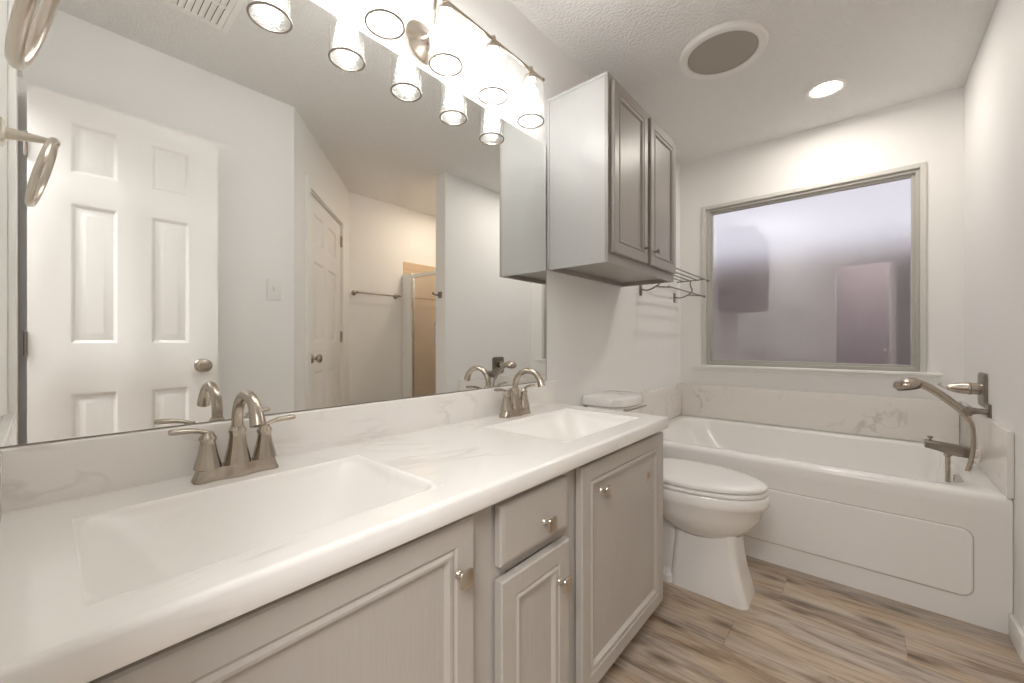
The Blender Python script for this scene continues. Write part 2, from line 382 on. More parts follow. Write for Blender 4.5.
# baseboards
def board(name, x0, x1, y0, y1, h=.085):
    bm = NB(); bx(bm, x0, x1, y0, y1, 0, h, .004, 2); return struct(name, bm, M['trim'])
board('baseboard_left', 0, .014, 1.536, 2.272)
board('baseboard_side', 1.436, 1.45, YL + .005, .955)
board('baseboard_far', 2.476, 2.49, 1.845, 2.40)
bm = NB(); bx(bm, 1.473, 1.487, 2.125, 2.270, 0, .085, .004); bx(bm, 1.473, 1.612, 2.111, 2.125, 0, .085, .004)
struct('baseboard_right', bm, M['trim'])
# door casings
bm = NB(); W_ = .062
bx(bm, DX0 - W_, DX0, YL, YL + .016, 0, 2.045 + W_, .004); bx(bm, DX0, DX1, YL, YL + .016, 2.045, 2.045 + W_, .004)
struct('trim_1', bm, M['trim'])
bm = NB(); dbox(bm, CD0 - .012 - W_, CD0 - .012, 0, CDZ + .012 + W_, 0, .017); dbox(bm, CD1 + .012, CD1 + .012 + W_, 0, CDZ + .012 + W_, 0, .017); dbox(bm, CD0 - .012, CD1 + .012, CDZ + .012, CDZ + .012 + W_, 0, .017)
dbox(bm, CD0 - .015, CD0 - .003, 0, CDZ + .012, -.11, 0.002); dbox(bm, CD1 + .003, CD1 + .015, 0, CDZ + .012, -.11, 0.002); dbox(bm, CD0 - .015, CD1 + .015, CDZ + .003, CDZ + .015, -.11, 0.002)
dbox(bm, CD0, CD1, 0.0, CDZ, -.11, -.10)
struct('trim_2', bm, M['trim'])
# bathroom entry door, swung open, parallel to the mirror
DW, DH = .597, 2.02
bm = panel_door(NB(), lambda s, t, d: Vector((1.345 - d, -.04 + s, .008 + t)), DW, DH, .035, [(.11, .247), (.352, .487)], [(.24, .842), (1.042, 1.602), (1.722, 1.925)])
d1 = struct('door_1', bm, M['door'])
door_knob(d1, (1.31, .495, .945), (-1, 0, 0), M['nickel'])
bm = NB(); bx(bm, 1.318, 1.337, .557, .5585, .915, .975); obj('latch_plate', bm, M['nickel'], d1)
for z_ in (.24, 1.05, 1.80):
    bm = NB(); lathe(bm, (1.304, -.044, z_ - .045), (0, 0, 1), [(.006, 0), (.006, .09)], 12); bx(bm, 1.306, 1.34, -.0415, -.040, z_ - .045, z_ + .045); obj('hinge', bm, M['bronze'], d1)
bm = NB(); bx(bm, DX1, DX1 + .02, YL - .11, YL + .001, 0, 2.045); bx(bm, DX0 - .0, DX0 + .015, YL - .11, YL + .001, 0, 2.045); bx(bm, DX0, DX1, YL - .11, YL + .001, 2.03, 2.045)
struct('trim_3', bm, M['trim'])
# closet door in the angled wall
bm = panel_door(NB(), lambda s, t, d: dg(CD0 + s, .008 + t, -.04 + d), CD1 - CD0, CDZ - .012, .035, [(.12, .345), (.455, .68)], [(.24, .845), (1.045, 1.60), (1.72, 1.925)])
d2 = struct('door_2', bm, M['door'])
door_knob(d2, dg(CD0 + .065, .945, -.005), (n2_.x, n2_.y, 0), M['nickel'])
for z_ in (.24, 1.10, 1.90):
    bm = NB(); dbox(bm, CD1 - .003, CD1 + .016, z_ - .045, z_ + .045, -.004, .004); lathe(bm, dg(CD1 + .003, z_ - .045, .006), (0, 0, 1), [(.006, 0), (.006, .09)], 12); obj('hinge', bm, M['nickel'], d2)

# window
win = bpy.data.objects.new('window_1', None); C.objects.link(win); win.location = (.76, YW, WZ0); win['kind'] = 'structure'
def rect_frame(bm, x0, x1, z0, z1, w, y0, y1, bev=.002, wb=None):
    wb = w if wb is None else wb
    bx(bm, x0, x0 + w, y0, y1, z0, z1, bev); bx(bm, x1 - w, x1, y0, y1, z0, z1, bev)
    bx(bm, x0 + w, x1 - w, y0, y1, z1 - w, z1, bev); bx(bm, x0 + w, x1 - w, y0, y1, z0, z0 + wb, bev); return bm
bm = NB(); rect_frame(bm, .160, 1.346, WZ0, 2.066, .026, YW - .010, YW - .0005, .003, wb=.001); obj('window_casing', bm, M['casing'], win)
bm = NB(); rect_frame(bm, WX0 + .001, WX1 - .001, WZ0 + .001, WZ1 - .001, .022, YW + .004, YW + .07); rect_frame(bm, WX0 + .02, WX1 - .02, WZ0 + .018, WZ1 - .02, .020, YW + .022, YW + .05)
obj('window_frame', bm, M['winframe'], win)
bm = NB(); bx(bm, WX0 + .035, WX1 - .035, YW + .034, YW + .040, WZ0 + .030, WZ1 - .035); obj('window_pane', bm, M['pane'], win, smooth=0)
bm = NB(); bx(bm, .10, 1.405, YW - .045, YW + .004, .868, .886, .006, 3); bx(bm, .118, 1.388, YW - .012, YW, .842, .868, .004); obj('window_sill', bm, M['trim'], win)
# yard beyond the frosted pane
struct('ground', bx(NB(), -4, 6, YW + .12, 9, -.3, -.1), M['grass'], smooth=0)
bm = NB()
for i in range(56):
    x = -3.4 + i * .14; bx(bm, x, x + .135, 5.0, 5.02, -.1, 1.95)
bx(bm, -3.4, 4.44, 5.02, 5.06, .4, .5); bx(bm, -3.4, 4.44, 5.02, 5.06, 1.4, 1.5)
tag(obj('fence', bm, M['fence'], smooth=0), 'dark wooden yard fence blurred behind the frosted window', 'fence')

# ------------------------------------------------------------------ ceiling fixtures
t = thing('ceiling_speaker', 'round white ceiling fixture with beige mesh grille beside the wall cabinet', 'speaker', (.574, 2.098, CEIL))
bm = NB(); lathe(bm, (.574, 2.098, CEIL), (0, 0, -1), [(.186, 0), (.186, .012), (.180, .020), (.165, .023), (.150, .018), (.148, .010), (.148, 0)], 64); obj('trim_ring', bm, M['trim'], t)
bm = NB(); lathe(bm, (.574, 2.098, CEIL - .010), (0, 0, -1), [(.1475, 0), (.1475, .004), (.10, .008), (.05, .0095), (0, .010)], 48); obj('grille', bm, M['mesh'], t)
def can_light(x, y, label, m='can'):
    t = thing('recessed_light', label, 'ceiling light', (x, y, CEIL))
    bm = NB(); lathe(bm, (x, y, CEIL), (0, 0, -1), [(.090, 0), (.088, .004), (.080, .006), (.064, .003), (.060, 0)], 48); obj('trim_ring', bm, M['trim'], t)
    bm = NB(); lathe(bm, (x, y, CEIL - .0005), (0, 0, -1), [(.060, 0), (.059, .0015), (0, .002)], 40); obj('lens', bm, M[m], t)
can_light(.925, 2.78, 'round lit recessed light in the ceiling above the bathtub')
can_light(1.90, 2.68, 'unseen recessed light added in the ceiling above the shower', 'can_dim')  # unseen lamp, added for brightness where a warm glow shows
t = thing('air_vent', 'white louvred rectangular air vent in the ceiling, seen in the mirror', 'vent', (.905, .422, CEIL))
VX0, VX1, VY0, VY1 = .745, 1.067, .312, .532
bm = NB(); bx(bm, VX0, VX1, VY0, VY0 + .022, CEIL - .008, CEIL, .002); bx(bm, VX0, VX1, VY1 - .022, VY1, CEIL - .008, CEIL, .002); bx(bm, VX0, VX0 + .025, VY0 + .022, VY1 - .022, CEIL - .008, CEIL, .002); bx(bm, VX1 - .025, VX1, VY0 + .022, VY1 - .022, CEIL - .008, CEIL, .002)
bx(bm, .898, .914, VY0 + .022, VY1 - .022, CEIL - .006, CEIL); obj('vent_frame', bm, M['trim'], t)
bm = NB(); bx(bm, VX0 + .025, VX1 - .025, VY0 + .022, VY1 - .022, CEIL - .0012, CEIL - .0004); obj('duct_shade', bm, M['gap'], t, smooth=0)  # dark sheet painted in place of the shade inside the duct
for (a, b_) in ((VX0 + .025, .898), (.914, VX1 - .025)):
    for i in range(8):
        y = VY0 + .030 + i * .0222; bm = NB(); bx(bm, a, b_, -.0108, .0108, -.0009, .0009)
        xform(bm, Matrix.Translation((0, y + .002, CEIL - .0055)) @ Matrix.Rotation(R(15), 4, 'X')); obj('louvre', bm, M['trim'], t, smooth=0)

# ------------------------------------------------------------------ mirror
MZ0, MZ1, MY1 = .884, 1.934, 1.472
t = thing('wall_mirror', 'large frameless wall mirror above the double vanity', 'mirror', (0, .7, MZ0))
bm = NB(); bx(bm, .0005, .006, YL + .001, MY1, MZ0, MZ1); obj('mirror_glass', bm, M['mirror'], t, smooth=0)
bm = NB(); bx(bm, .0005, .0068, MY1, MY1 + .0025, MZ0, MZ1); bx(bm, .0005, .0068, YL + .001, MY1, MZ0 - .002, MZ0); obj('mirror_edge', bm, M['bronze'], t, smooth=0)

# ------------------------------------------------------------------ vanity top with two integral basins
TZ = .778; TY0 = YL + .001; TY1 = 1.531; TX1 = .532
t = thing('countertop', 'long white marble double-sink countertop on the grey vanity', 'countertop', (0, .73, TZ - .04))
BAS = [(.138, .462, .030, .508), (.138, .455, .948, .430 + 1.01 - .0)]
BAS[1] = (.138, .455, .950, 1.436)
def smst(a, b_, x): q = min(max((x - a) / (b_ - a), 0), 1); return q * q * (3 - 2 * q)
def basin_d(x, y):
    for x0, x1, y0, y1 in BAS:
        if x0 < x < x1 and y0 < y < y1:
            d = 1.0
            for q, w in ((x - x0, .21), (x1 - x, .06), (y - y0, .15), (y1 - y, .15)):
                d *= 1 - (1 - min(q / w, 1)) ** 2.1
            qx, qy, rc = min(x - x0, x1 - x), min(y - y0, y1 - y), .05        # rounded plan corners
            e = rc - math.hypot(rc - qx, rc - qy) if (qx < rc and qy < rc) else min(qx, qy)
            return .130 * d * smst(0, .014, e)
    return 0.0
def inb(x, y):
    for i, (x0, x1, y0, y1) in enumerate(BAS):
        if x0 < x < x1 and y0 < y < y1: return i
    return -1
xs = sorted(set([.0215, .05, .08, .11] + lerp(.13, .47, 98) + [.485, .50, .512, .520]))
ys = sorted(set(lerp(TY0 + .02, .022, 5) + lerp(.022, .516, 142) + lerp(.516, .942, 12) + lerp(.942, 1.444, 144) + lerp(1.444, 1.519, 6)))
top = NB(); bas = [NB(), NB()]
def grid_faces(bmx, test):
    V = {}
    def gv(i, j):
        if (i, j) not in V: V[(i, j)] = bmx.verts.new((xs[i], ys[j], TZ - basin_d(xs[i], ys[j])))
        return V[(i, j)]
    for i in range(len(xs) - 1):
        for j in range(len(ys) - 1):
            if inb((xs[i] + xs[i + 1]) / 2, (ys[j] + ys[j + 1]) / 2) == test: bmx.faces.new((gv(i, j), gv(i + 1, j), gv(i + 1, j + 1), gv(i, j + 1)))
grid_faces(top, -1)
# rounded front and end nosing
def nose(bmx):
    prof = [(0, 0), (.005, -.0006), (.0095, -.003), (.012, -.0075), (.0125, -.034), (.0105, -.040)]
    rows = []
    for o_, dz in prof:
        xf = xs[-1] + o_; yf = ys[-1] + o_
        rows.append([bmx.verts.new((xf, y, TZ + dz)) for y in (ys[0], .5, 1.0, ys[-1] - .0)] + [bmx.verts.new((xs[-1] + o_ * .75, ys[-1] + o_ * .75, TZ + dz))] + [bmx.verts.new((x, yf, TZ + dz)) for x in (xs[-1], .3, xs[0])])
    for A, B in zip(rows, rows[1:]):
        for i in range(len(A) - 1): bmx.faces.new((A[i], A[i + 1], B[i + 1], B[i]))
    bx(bmx, .486, .524, TY0 + .002, TY1 - .012, TZ - .0398, TZ - .030)
    # corner fill between deck edge and nosing
nose(top)
bmesh.ops.remove_doubles(top, verts=top.verts, dist=1e-5)
obj('counter_slab', top, M['marble'], t, recalc=True, smooth=50)
for q, b_ in enumerate(bas):
    grid_faces(b_, q); sk = obj('sink_basin', b_, M['basin'], t, smooth=60)
    x0, x1, y0, y1 = BAS[q]
    dr = NB(); zc = TZ - basin_d(.29, (y0 + y1) / 2); lathe(dr, (.29, (y0 + y1) / 2, zc), (0, 0, 1), [(.023, 0), (.022, .002), (.017, .0025), (.015, .001), (.0145, .004), (0, .0055)], 28); obj('drain', dr, M['nickel'], sk)
bm = NB(); bx(bm, .0008, .0215, TY0, TY1, TZ - .03, .8815, .004, 3); obj('backsplash', bm, M['marble'], t)
bm = NB(); bx(bm, .022, .515, TY0, TY0 + .0205, TZ - .03, .8815, .004, 3); obj('side_splash', bm, M['marble'], t)

# ------------------------------------------------------------------ vanity cabinet
DOORP = [(0, -.017), (0, 0.0), (.004, .003), (.044, .003), (.047, .0), (.050, -.001), (.056, .003), (.062, .002), (.068, -.0075), (.069, -.0075)]
def cab_leaf(parent, xf, y0, y1, z0, z1, name='cabinet_door', prof=DOORP, m='cab'):
    bm = NB(); f = relief(bm, lambda s, t_, h: Vector((xf + h, s, t_)), y0, y1, z0, z1, prof)
    bm.faces.new(f); return obj(name, bm, M[m], parent, smooth=25)
def cab_knob(parent, x, y, z, s=.0165, m='nickel_light'):
    bm = NB(); lathe(bm, (x, y, z), (1, 0, 0), [(.008, 0), (.0075, .003), (.0048, .006), (.0045, .016), (.007, .020)], 16)
    rings = []
    for h, r_ in ((.019, .6), (.021, .93), (.025, 1.0), (.0275, .95), (.0285, .8)):
        q = s * r_; rings.append([(x + h, y + a, z + b__) for a, b__, _ in rrect(-q, q, -q, q, q * .4, 0, 4)])
    loft(bm, rings); return obj('knob', bm, M[m], parent)
t = thing('vanity_cabinet', 'long grey painted vanity cabinet under the marble countertop', 'cabinet', (.25, .73, 0))
FX = .488
bm = NB(); bx(bm, .004, FX - .02, YL + .004, 1.512, .09, .11); bx(bm, .004, .43, YL + .004, 1.512, 0, .09)
for y0, y1 in ((YL + .004, YL + .02), (.56, .575), (.91, .925), (1.496, 1.512)): bx(bm, .004, FX - .02, y0, y1, .11, TZ - .042)
bx(bm, .004, .016, YL + .02, 1.496, .11, .62)
obj('cabinet_body', bm, M['cab'], t, smooth=0)
bm = NB()   # face frame
for y0, y1 in ((YL + .004, .0), (.505, .66), (.835, .985), (1.475, 1.512)): bx(bm, FX - .02, FX, y0, y1, .09, .737)
for y0, y1 in ((.0, .505), (.66, .835), (.985, 1.475)): bx(bm, FX - .02, FX, y0, y1, .09, .125); bx(bm, FX - .02, FX, y0, y1, .69, .737)
bx(bm, FX - .02, FX, .66, .835, .555, .605)
obj('face_frame', bm, M['cab'], t, smooth=0)
dl = cab_leaf(t, .510, -.045, .545, .092, .722); cab_knob(dl, .513, .502, .628)
dm = cab_leaf(t, .510, .622, .880, .092, .556); cab_knob(dm, .513, .832, .468)
DRP = [(0, -.017), (0, -.003), (.003, .0), (.012, .003), (.014, .003)]
dw = cab_leaf(t, .510, .622, .876, .586, .715, 'drawer', DRP); cab_knob(dw, .513, .770, .635)
dr_ = cab_leaf(t, .510, .940, 1.522, .090, .720); cab_knob(dr_, .513, 1.042, .634)

# ------------------------------------------------------------------ faucets
def faucet(yc, label, xc=.082):
    t = thing('faucet', label, 'faucet', (xc, yc, TZ), 'brushed nickel faucets on the vanity top')
    def outline(sc, z, k=1.0):
        out = []; n = 56
        for i in range(n):
            a = 2 * PI * i / n; y = .077 * sc * math.sin(a)
            w = .0225 + .0042 * math.cos(y / (.077 * sc) * 1.5 * PI * 1.30)
            x = w * sc * (1 if math.cos(a) >= 0 else -1) * min(1, abs(math.cos(a)) ** .55 * 1.25)
            out.append((xc + x, yc + y, z))
        return out
    bm = NB(); loft(bm, [outline(1.0, TZ + .0002), outline(.995, TZ + .004), outline(.96, TZ + .010), outline(.90, TZ + .024), outline(.87, TZ + .026)]); obj('faucet_base', bm, M['nickel'], t, smooth=28)
    def body(y, hts):
        bm = NB(); lathe(bm, (xc, y, TZ + .0255), (0, 0, 1), hts, 12, rot=R(15)); return bm
    for s in (-1, 1):
        bm = body(yc + s * .051, [(.0235, 0), (.0215, .010), (.0165, .028), (.0132, .048), (.0130, .053), (.0150, .057), (.0150, .060), (.0105, .068), (.0095, .073), (0, .075)])
        h = obj('handle_body', bm, M['nickel'], t, smooth=28)
        bm = NB(); pts = smooth_path([(xc, yc + s * .044, TZ + .092), (xc, yc + s * .056, TZ + .098), (xc + .001, yc + s * .078, TZ + .104), (xc + .003, yc + s * .112, TZ + .106)], 5)
        tube(bm, pts, [.0075, .0085, .0085, .008, .0075, .0075, .0075, .0078, .0082, .0088, .0094, .0098, .0102, .0104, .0102, .0085], 14, flat=.55, up=(0, 0, 1)); obj('handle_lever', bm, M['nickel'], h)
    bm = body(yc, [(.0245, 0), (.0225, .012), (.0175, .034), (.0148, .055), (.0148, .060), (.0160, .065), (.0160, .069), (.0120, .076)]); sb_ = obj('spout_body', bm, M['nickel'], t, smooth=28)
    pts = [(xc, yc, TZ + .085), (xc, yc, TZ + .105)]
    for i in range(17):
        a = PI - (PI - R(20)) * i / 16; pts.append((xc + .062 + .062 * math.cos(a), yc, TZ + .112 + .060 * math.sin(a)))
    pts.append((pts[-1][0] + .005, yc, pts[-1][2] - .014)); n = len(pts); rad = [.0108] * n
    rad[-5:] = [.0110, .0114, .0122, .0132, .0140]
    bm = NB(); tube(bm, pts, rad, 18); obj('spout', bm, M['nickel'], t)
    bm = NB(); lathe(bm, (xc - .026, yc, TZ + .012), (0, 0, 1), [(.0025, 0), (.0025, .075), (.006, .078), (.0065, .085), (.004, .09), (0, .091)], 12); obj('lift_rod', bm, M['nickel'], t)
    return t
f1 = faucet(.268, 'brushed nickel two-handle faucet at the left sink, nearest the camera')
dup(f1, (-.004, 1.176 - .268, 0), 'brushed nickel two-handle faucet at the right sink, toward the toilet')

# ------------------------------------------------------------------ vanity light
BX, BZ = .11, 2.104
t = thing('vanity_light', 'five-bulb nickel vanity light bar with glass cylinder shades above the mirror', 'wall light', (0, .81, 2.02))
bm = NB(); lathe(bm, (.0005, .80, 2.02), (1, 0, 0), [(.064, 0), (.064, .006), (.056, .012), (.034, .020), (.022, .034), (.015, .042), (.012, .052), (0, .054)], 40); obj('wall_plate', bm, M['nickel'], t)
bm = NB(); tube(bm, smooth_path([(.046, .80, 2.02), (.062, .80, 2.024), (.070, .80, 2.05), (.068, .80, 2.10), (.078, .80, 2.138), (.098, .80, 2.140), (BX, .80, 2.118), (BX, .80, BZ)], 6), .0052, 12); obj('arm', bm, M['nickel'], t)
bm = NB(); tube(bm, [(BX, .315, BZ), (BX, 1.305, BZ)], .0058, 14); 
for y in (.312, 1.308): lathe(bm, (BX, y - .004, BZ), (0, 1, 0), [(.0075, 0), (.009, .004), (.0075, .008)], 16)
obj('bar', bm, M['nickel'], t)
for y in (.39, .60, .81, 1.02, 1.23):
    bm = NB(); lathe(bm, (BX, y, BZ + .012), (0, 0, -1), [(.006, 0), (.009, .003), (.0095, .022), (.006, .026), (.007, .030), (.021, .034), (.024, .038), (.024, .056), (.021, .058)], 28); s_ = obj('socket', bm, M['nickel'], t)
    bm = NB(); pr_ = [(.018, 0), (.030, .0005), (.041, .004), (.0475, .012), (.0495, .024), (.0495, .150)]
    lathe.open = True; lathe(bm, (BX, y, 2.058), (0, 0, -1), pr_, 40); lathe.open = False
    sh = obj('glass_shade', bm, M['shade_glass'], t, smooth=60)
    bm = NB(); pts = [(BX + .0497 * math.cos(2 * PI * i / 40), y + .0497 * math.sin(2 * PI * i / 40), 1.9065) for i in range(40)]
    tube(bm, pts, .0030, 8, closed=True); obj('shade_rim', bm, M['bronze'], sh)
    bm = NB(); lathe(bm, (BX, y, 2.058), (0, 0, -1), [(.013, -.003), (.0135, .012), (.018, .026), (.027, .048), (.030, .064), (.028, .080), (.020, .091), (.009, .0965), (0, .0975)], 24); obj('bulb', bm, M['bulb'], t)

# ------------------------------------------------------------------ wall cabinet
CY0, CY1, CZ0, CZ1, CXF = 1.490, 2.232, 1.380, 2.146, .288
t = thing('wall_cabinet', 'grey two-door wall cabinet hung above the toilet', 'cabinet', (0, 1.87, CZ0))
bm = NB(); bx(bm, .002, CXF, CY0, CY0 + .013, CZ0, CZ1); bx(bm, .002, CXF, CY1 - .013, CY1, CZ0, CZ1); bx(bm, .002, CXF, CY0 + .013, CY1 - .013, CZ1 - .013, CZ1); bx(bm, .002, CXF, CY0 + .013, CY1 - .013, CZ0 + .022, CZ0 + .032); bx(bm, .001, .008, CY0 + .013, CY1 - .013, CZ0 + .032, CZ1 - .013)
bx(bm, .001, .014, CY0 + .013, CY1 - .013, CZ0, CZ0 + .022)
obj('cabinet_body', bm, M['cab_up'], t, smooth=0)
bm = NB(); bx(bm, .002, CXF, CY0 - .0035, CY0 - .0002, CZ0, CZ1); bx(bm, .002, .016, CY0 - .007, CY0 - .0035, CZ0, CZ1); bx(bm, .002, CXF + .012, CY0 - .006, CY0 - .0035, CZ1 - .012, CZ1); obj('side_panel', bm, M['cab_side'], t, smooth=0)
bm = NB(); bx(bm, CXF, CXF + .014, CY0 - .003, CY0 + .03, CZ0, CZ1); bx(bm, CXF, CXF + .014, CY1 - .03, CY1, CZ0, CZ1); bx(bm, CXF, CXF + .014, 1.84, 1.885, CZ0 + .045, CZ1 - .03); bx(bm, CXF, CXF + .014, CY0 + .03, CY1 - .03, CZ0, CZ0 + .045); bx(bm, CXF, CXF + .014, CY0 + .03, CY1 - .03, CZ1 - .03, CZ1)
obj('face_frame', bm, M['cab_up'], t, smooth=0)
P2 = [(0, -.015), (0, 0.0), (.004, .003), (.040, .003), (.043, .0), (.046, -.001), (.052, .003), (.058, .002), (.064, -.006), (.065, -.006)]
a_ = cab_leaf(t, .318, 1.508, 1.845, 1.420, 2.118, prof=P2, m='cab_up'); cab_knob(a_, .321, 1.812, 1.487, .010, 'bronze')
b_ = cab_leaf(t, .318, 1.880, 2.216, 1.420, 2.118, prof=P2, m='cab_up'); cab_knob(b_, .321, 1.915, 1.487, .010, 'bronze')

# ------------------------------------------------------------------ toilet
TYc = 1.892
def egg(xb, xf, hw, z, n=44, p=2.3):
    """elongated outline: blunt at the back, rounded to the front"""
    out = []; xm = xb + (xf - xb) * .42
    for i in range(n):
        a = 2 * PI * i / n; c_, s_ = math.cos(a), math.sin(a)
        if c_ >= 0: x = xm + (xf - xm) * abs(c_) ** (2 / 2.05); y = hw * math.copysign(abs(s_) ** (2 / 2.05), s_)
        else: x = xm - (xm - xb) * abs(c_) ** (2 / p); y = hw * math.copysign(abs(s_) ** (2 / p), s_)
        out.append((x, TYc + y, z))
    return out
t = thing('toilet', 'white elongated toilet with closed lid between the vanity and bathtub', 'toilet', (.45, TYc, 0))
bm = NB(); loft(bm, [egg(.44, .66, .085, .235), egg(.40, .705, .118, .262), egg(.34, .742, .150, .300), egg(.28, .768, .172, .345), egg(.25, .782, .180, .385), egg(.245, .792, .184, .392), egg(.24, .797, .186, .405), egg(.24, .798, .186, .428), egg(.243, .793, .182, .436), egg(.26, .775, .17, .438)])
obj('bowl', bm, M['porcelain'], t, smooth=50)
def ped(x0, x1, hw, z, r=.03): return rrect(x0, x1, TYc - hw, TYc + hw, r, z, 5)
bm = NB(); loft(bm, [ped(.432, .736, .094, 0, .035), ped(.432, .736, .094, .012, .035), ped(.437, .722, .095, .06), ped(.442, .706, .089, .12), ped(.447, .697, .085, .18), ped(.450, .692, .084, .23), ped(.455, .690, .084, .27)])
loft(bm, [ped(.10, .45, .098, 0, .03), ped(.10, .45, .098, .03, .03), ped(.12, .45, .07, .05, .03), ped(.12, .46, .065, .22, .03), ped(.08, .46, .085, .30, .03), ped(.06, .46, .12, .37, .03), ped(.03, .36, .15, .405, .03)])
obj('pedestal', bm, M['porcelain'], t, smooth=40)
bm = NB(); loft(bm, [egg(.265, .785, .176, .4385), egg(.262, .790, .180, .442), egg(.262, .790, .180, .452), egg(.268, .784, .176, .456)]); obj('seat', bm, M['seat'], t, smooth=50)
bm = NB(); loft(bm, [egg(.262, .782, .174, .460), egg(.258, .788, .179, .463), egg(.258, .789, .180, .472), egg(.262, .782, .175, .479), egg(.285, .745, .155, .484), egg(.34, .66, .11, .487)]); obj('seat_lid', bm, M['seat'], t, smooth=50)
bm = NB()
bm.free()
for s in (-1, 1):
    bm = NB(); bx(bm, .235, .285, TYc + s * .075 - .018, TYc + s * .075 + .018, .437, .468, .006, 3); obj('seat_hinge', bm, M['seat'], t)
TTC = 1.950
def trk(x1, hw, z, bow): 
    out = []; 
    base = rrect(.012, x1, TTC - hw, TTC + hw, .035, z, 5)
    for x, y, z_ in base:
        k = 1 - ((y - TTC) / hw) ** 2; out.append((x + (bow * k if x > .1 else 0), y, z_))
    return out
bm = NB(); loft(bm, [trk(.175, .150, .405, .01), trk(.18, .158, .42, .015), trk(.185, .155, .60, .018), trk(.188, .156, .735, .02)]); obj('tank', bm, M['porcelain'], t, smooth=45)
def lidr(x1, hw, z, bow):
    pts = [(.008, -hw), (.008, hw)]; out = []
    for i in range(8): out.append((.006 + (x1 - .055 - .006) * i / 7, TTC - hw, z))
    for i in range(1, 8):
        q = i / 8; out.append((x1 - .055 + .055 * q, TTC - hw + .05 * q ** 1.6, z))
    for i in range(13):
        q = i / 12; yy = -hw + .05 + (2 * hw - .10) * q; out.append((x1 + bow * (1 - (2 * q - 1) ** 2), TTC + yy, z))
    for i in range(7, 0, -1):
        q = i / 8; out.append((x1 - .055 + .055 * q, TTC + hw - .05 * q ** 1.6, z))
    for i in range(7, -1, -1): out.append((.006 + (x1 - .055 - .006) * i / 7, TTC + hw, z))
    return out
bm = NB(); loft(bm, [lidr(.196, .158, .736, .02), lidr(.203, .165, .742, .02), lidr(.204, .166, .774, .02), lidr(.198, .161, .782, .02), lidr(.185, .147, .785, .018)]); obj('tank_lid', bm, M['porcelain'], t, smooth=45)
bm = NB(); lathe(bm, (.192, TTC - .09, .716), (1, 0, 0), [(.012, 0), (.012, .008), (.007, .012), (.006, .02)], 16); tube(bm, smooth_path([(.213, TTC - .095, .722), (.230, TTC - .06, .728), (.240, TTC + .06, .732)], 5), .0058, 10, flat=.7); obj('flush_lever', bm, M['nickel'], t)

# ------------------------------------------------------------------ towel rack above the toilet
t = thing('towel_rack', 'nickel wall towel shelf with four bars and a lower rail, partly behind the wall cabinet', 'towel rack', (0, 2.8, 1.39))
K = M['bronze']
for x, z in ((.214, 1.506), (.163, 1.506), (.112, 1.506), (.062, 1.506)):
    bm = NB(); tube(bm, [(x, 2.47 if x > .2 else 2.50, z), (x, 3.205 if x > .2 else 3.14, z)], .0042, 10)
    if x > .2:
        for y in (2.47, 3.205): lathe(bm, (x, y, z), (0, 1 if y > 3 else -1, 0), [(.005, -.004), (.0085, 0), (.009, .006), (.006, .010), (0, .011)], 14)
    obj('shelf_bar', bm, K, t)
bm = NB(); tube(bm, [(.200, 2.44, 1.388), (.200, 3.155, 1.388)], .0045, 10); lathe(bm, (.200, 3.155, 1.388), (0, 1, 0), [(.005, -.004), (.0085, 0), (.009, .006), (.006, .010), (0, .011)], 14); obj('towel_rail', bm, K, t)
for y in (2.50, 3.11):
    bm = NB(); bx(bm, .0005, .007, y - .016, y + .016, 1.352, 1.424, .003); tube(bm, smooth_path([(.005, y, 1.392), (.05, y, 1.384), (.10, y, 1.402), (.130, y, 1.43), (.118, y, 1.47), (.120, y, 1.503)], 6), .005, 10)
    tube(bm, smooth_path([(.100, y, 1.402), (.15, y, 1.395), (.200, y, 1.388)], 4), .0045, 10); tube(bm, [(.02, y, 1.502), (.214, y, 1.506)], .0045, 10)
    obj('bracket', bm, K, t)

# ------------------------------------------------------------------ bathtub
X0, X1, Y0, Y1, RZ = .001, 1.4865, 2.275, 3.242, .492
t = thing('bathtub', 'white alcove bathtub with rounded apron panel under the window', 'bathtub', (.74, 2.76, 0))
bm = NB()
def tr(a, b_, c_, d_, r, z): return rrect(a, b_, c_, d_, r, z, 8)
IX0, IX1, IY0, IY1 = .10, 1.395, 2.372, 3.155
rings = [tr(X0, X1, Y0 + .004, Y1, .006, 0.0), tr(X0, X1, Y0 + .004, Y1, .006, .40), tr(X0, X1, Y0, Y1, .006, .43), tr(X0, X1, Y0, Y1, .006, RZ - .020), tr(X0, X1, Y0 + .004, Y1, .008, RZ - .008), tr(X0 + .001, X1 - .001, Y0 + .016, Y1 - .001, .012, RZ),
         tr(X0 + .05, X1 - .05, IY0 - .030, Y1 - .05, .08, RZ + .001), tr(IX0 - .012, IX1 + .012, IY0 - .012, IY1 + .012, .14, RZ - .002), tr(IX0, IX1, IY0, IY1, .14, RZ - .012), tr(IX0 + .03, IX1 - .012, IY0 + .012, IY1 - .012, .14, RZ - .08),
         tr(IX0 + .16, IX1 - .05, IY0 + .04, IY1 - .04, .13, RZ - .26), tr(IX0 + .24, IX1 - .08, IY0 + .07, IY1 - .07, .13, .115), tr(IX0 + .30, IX1 - .13, IY0 + .12, IY1 - .12, .12, .085)]
loft(bm, rings, cap0=True, cap1=True); obj('tub_body', bm, M['acrylic'], t, smooth=40)
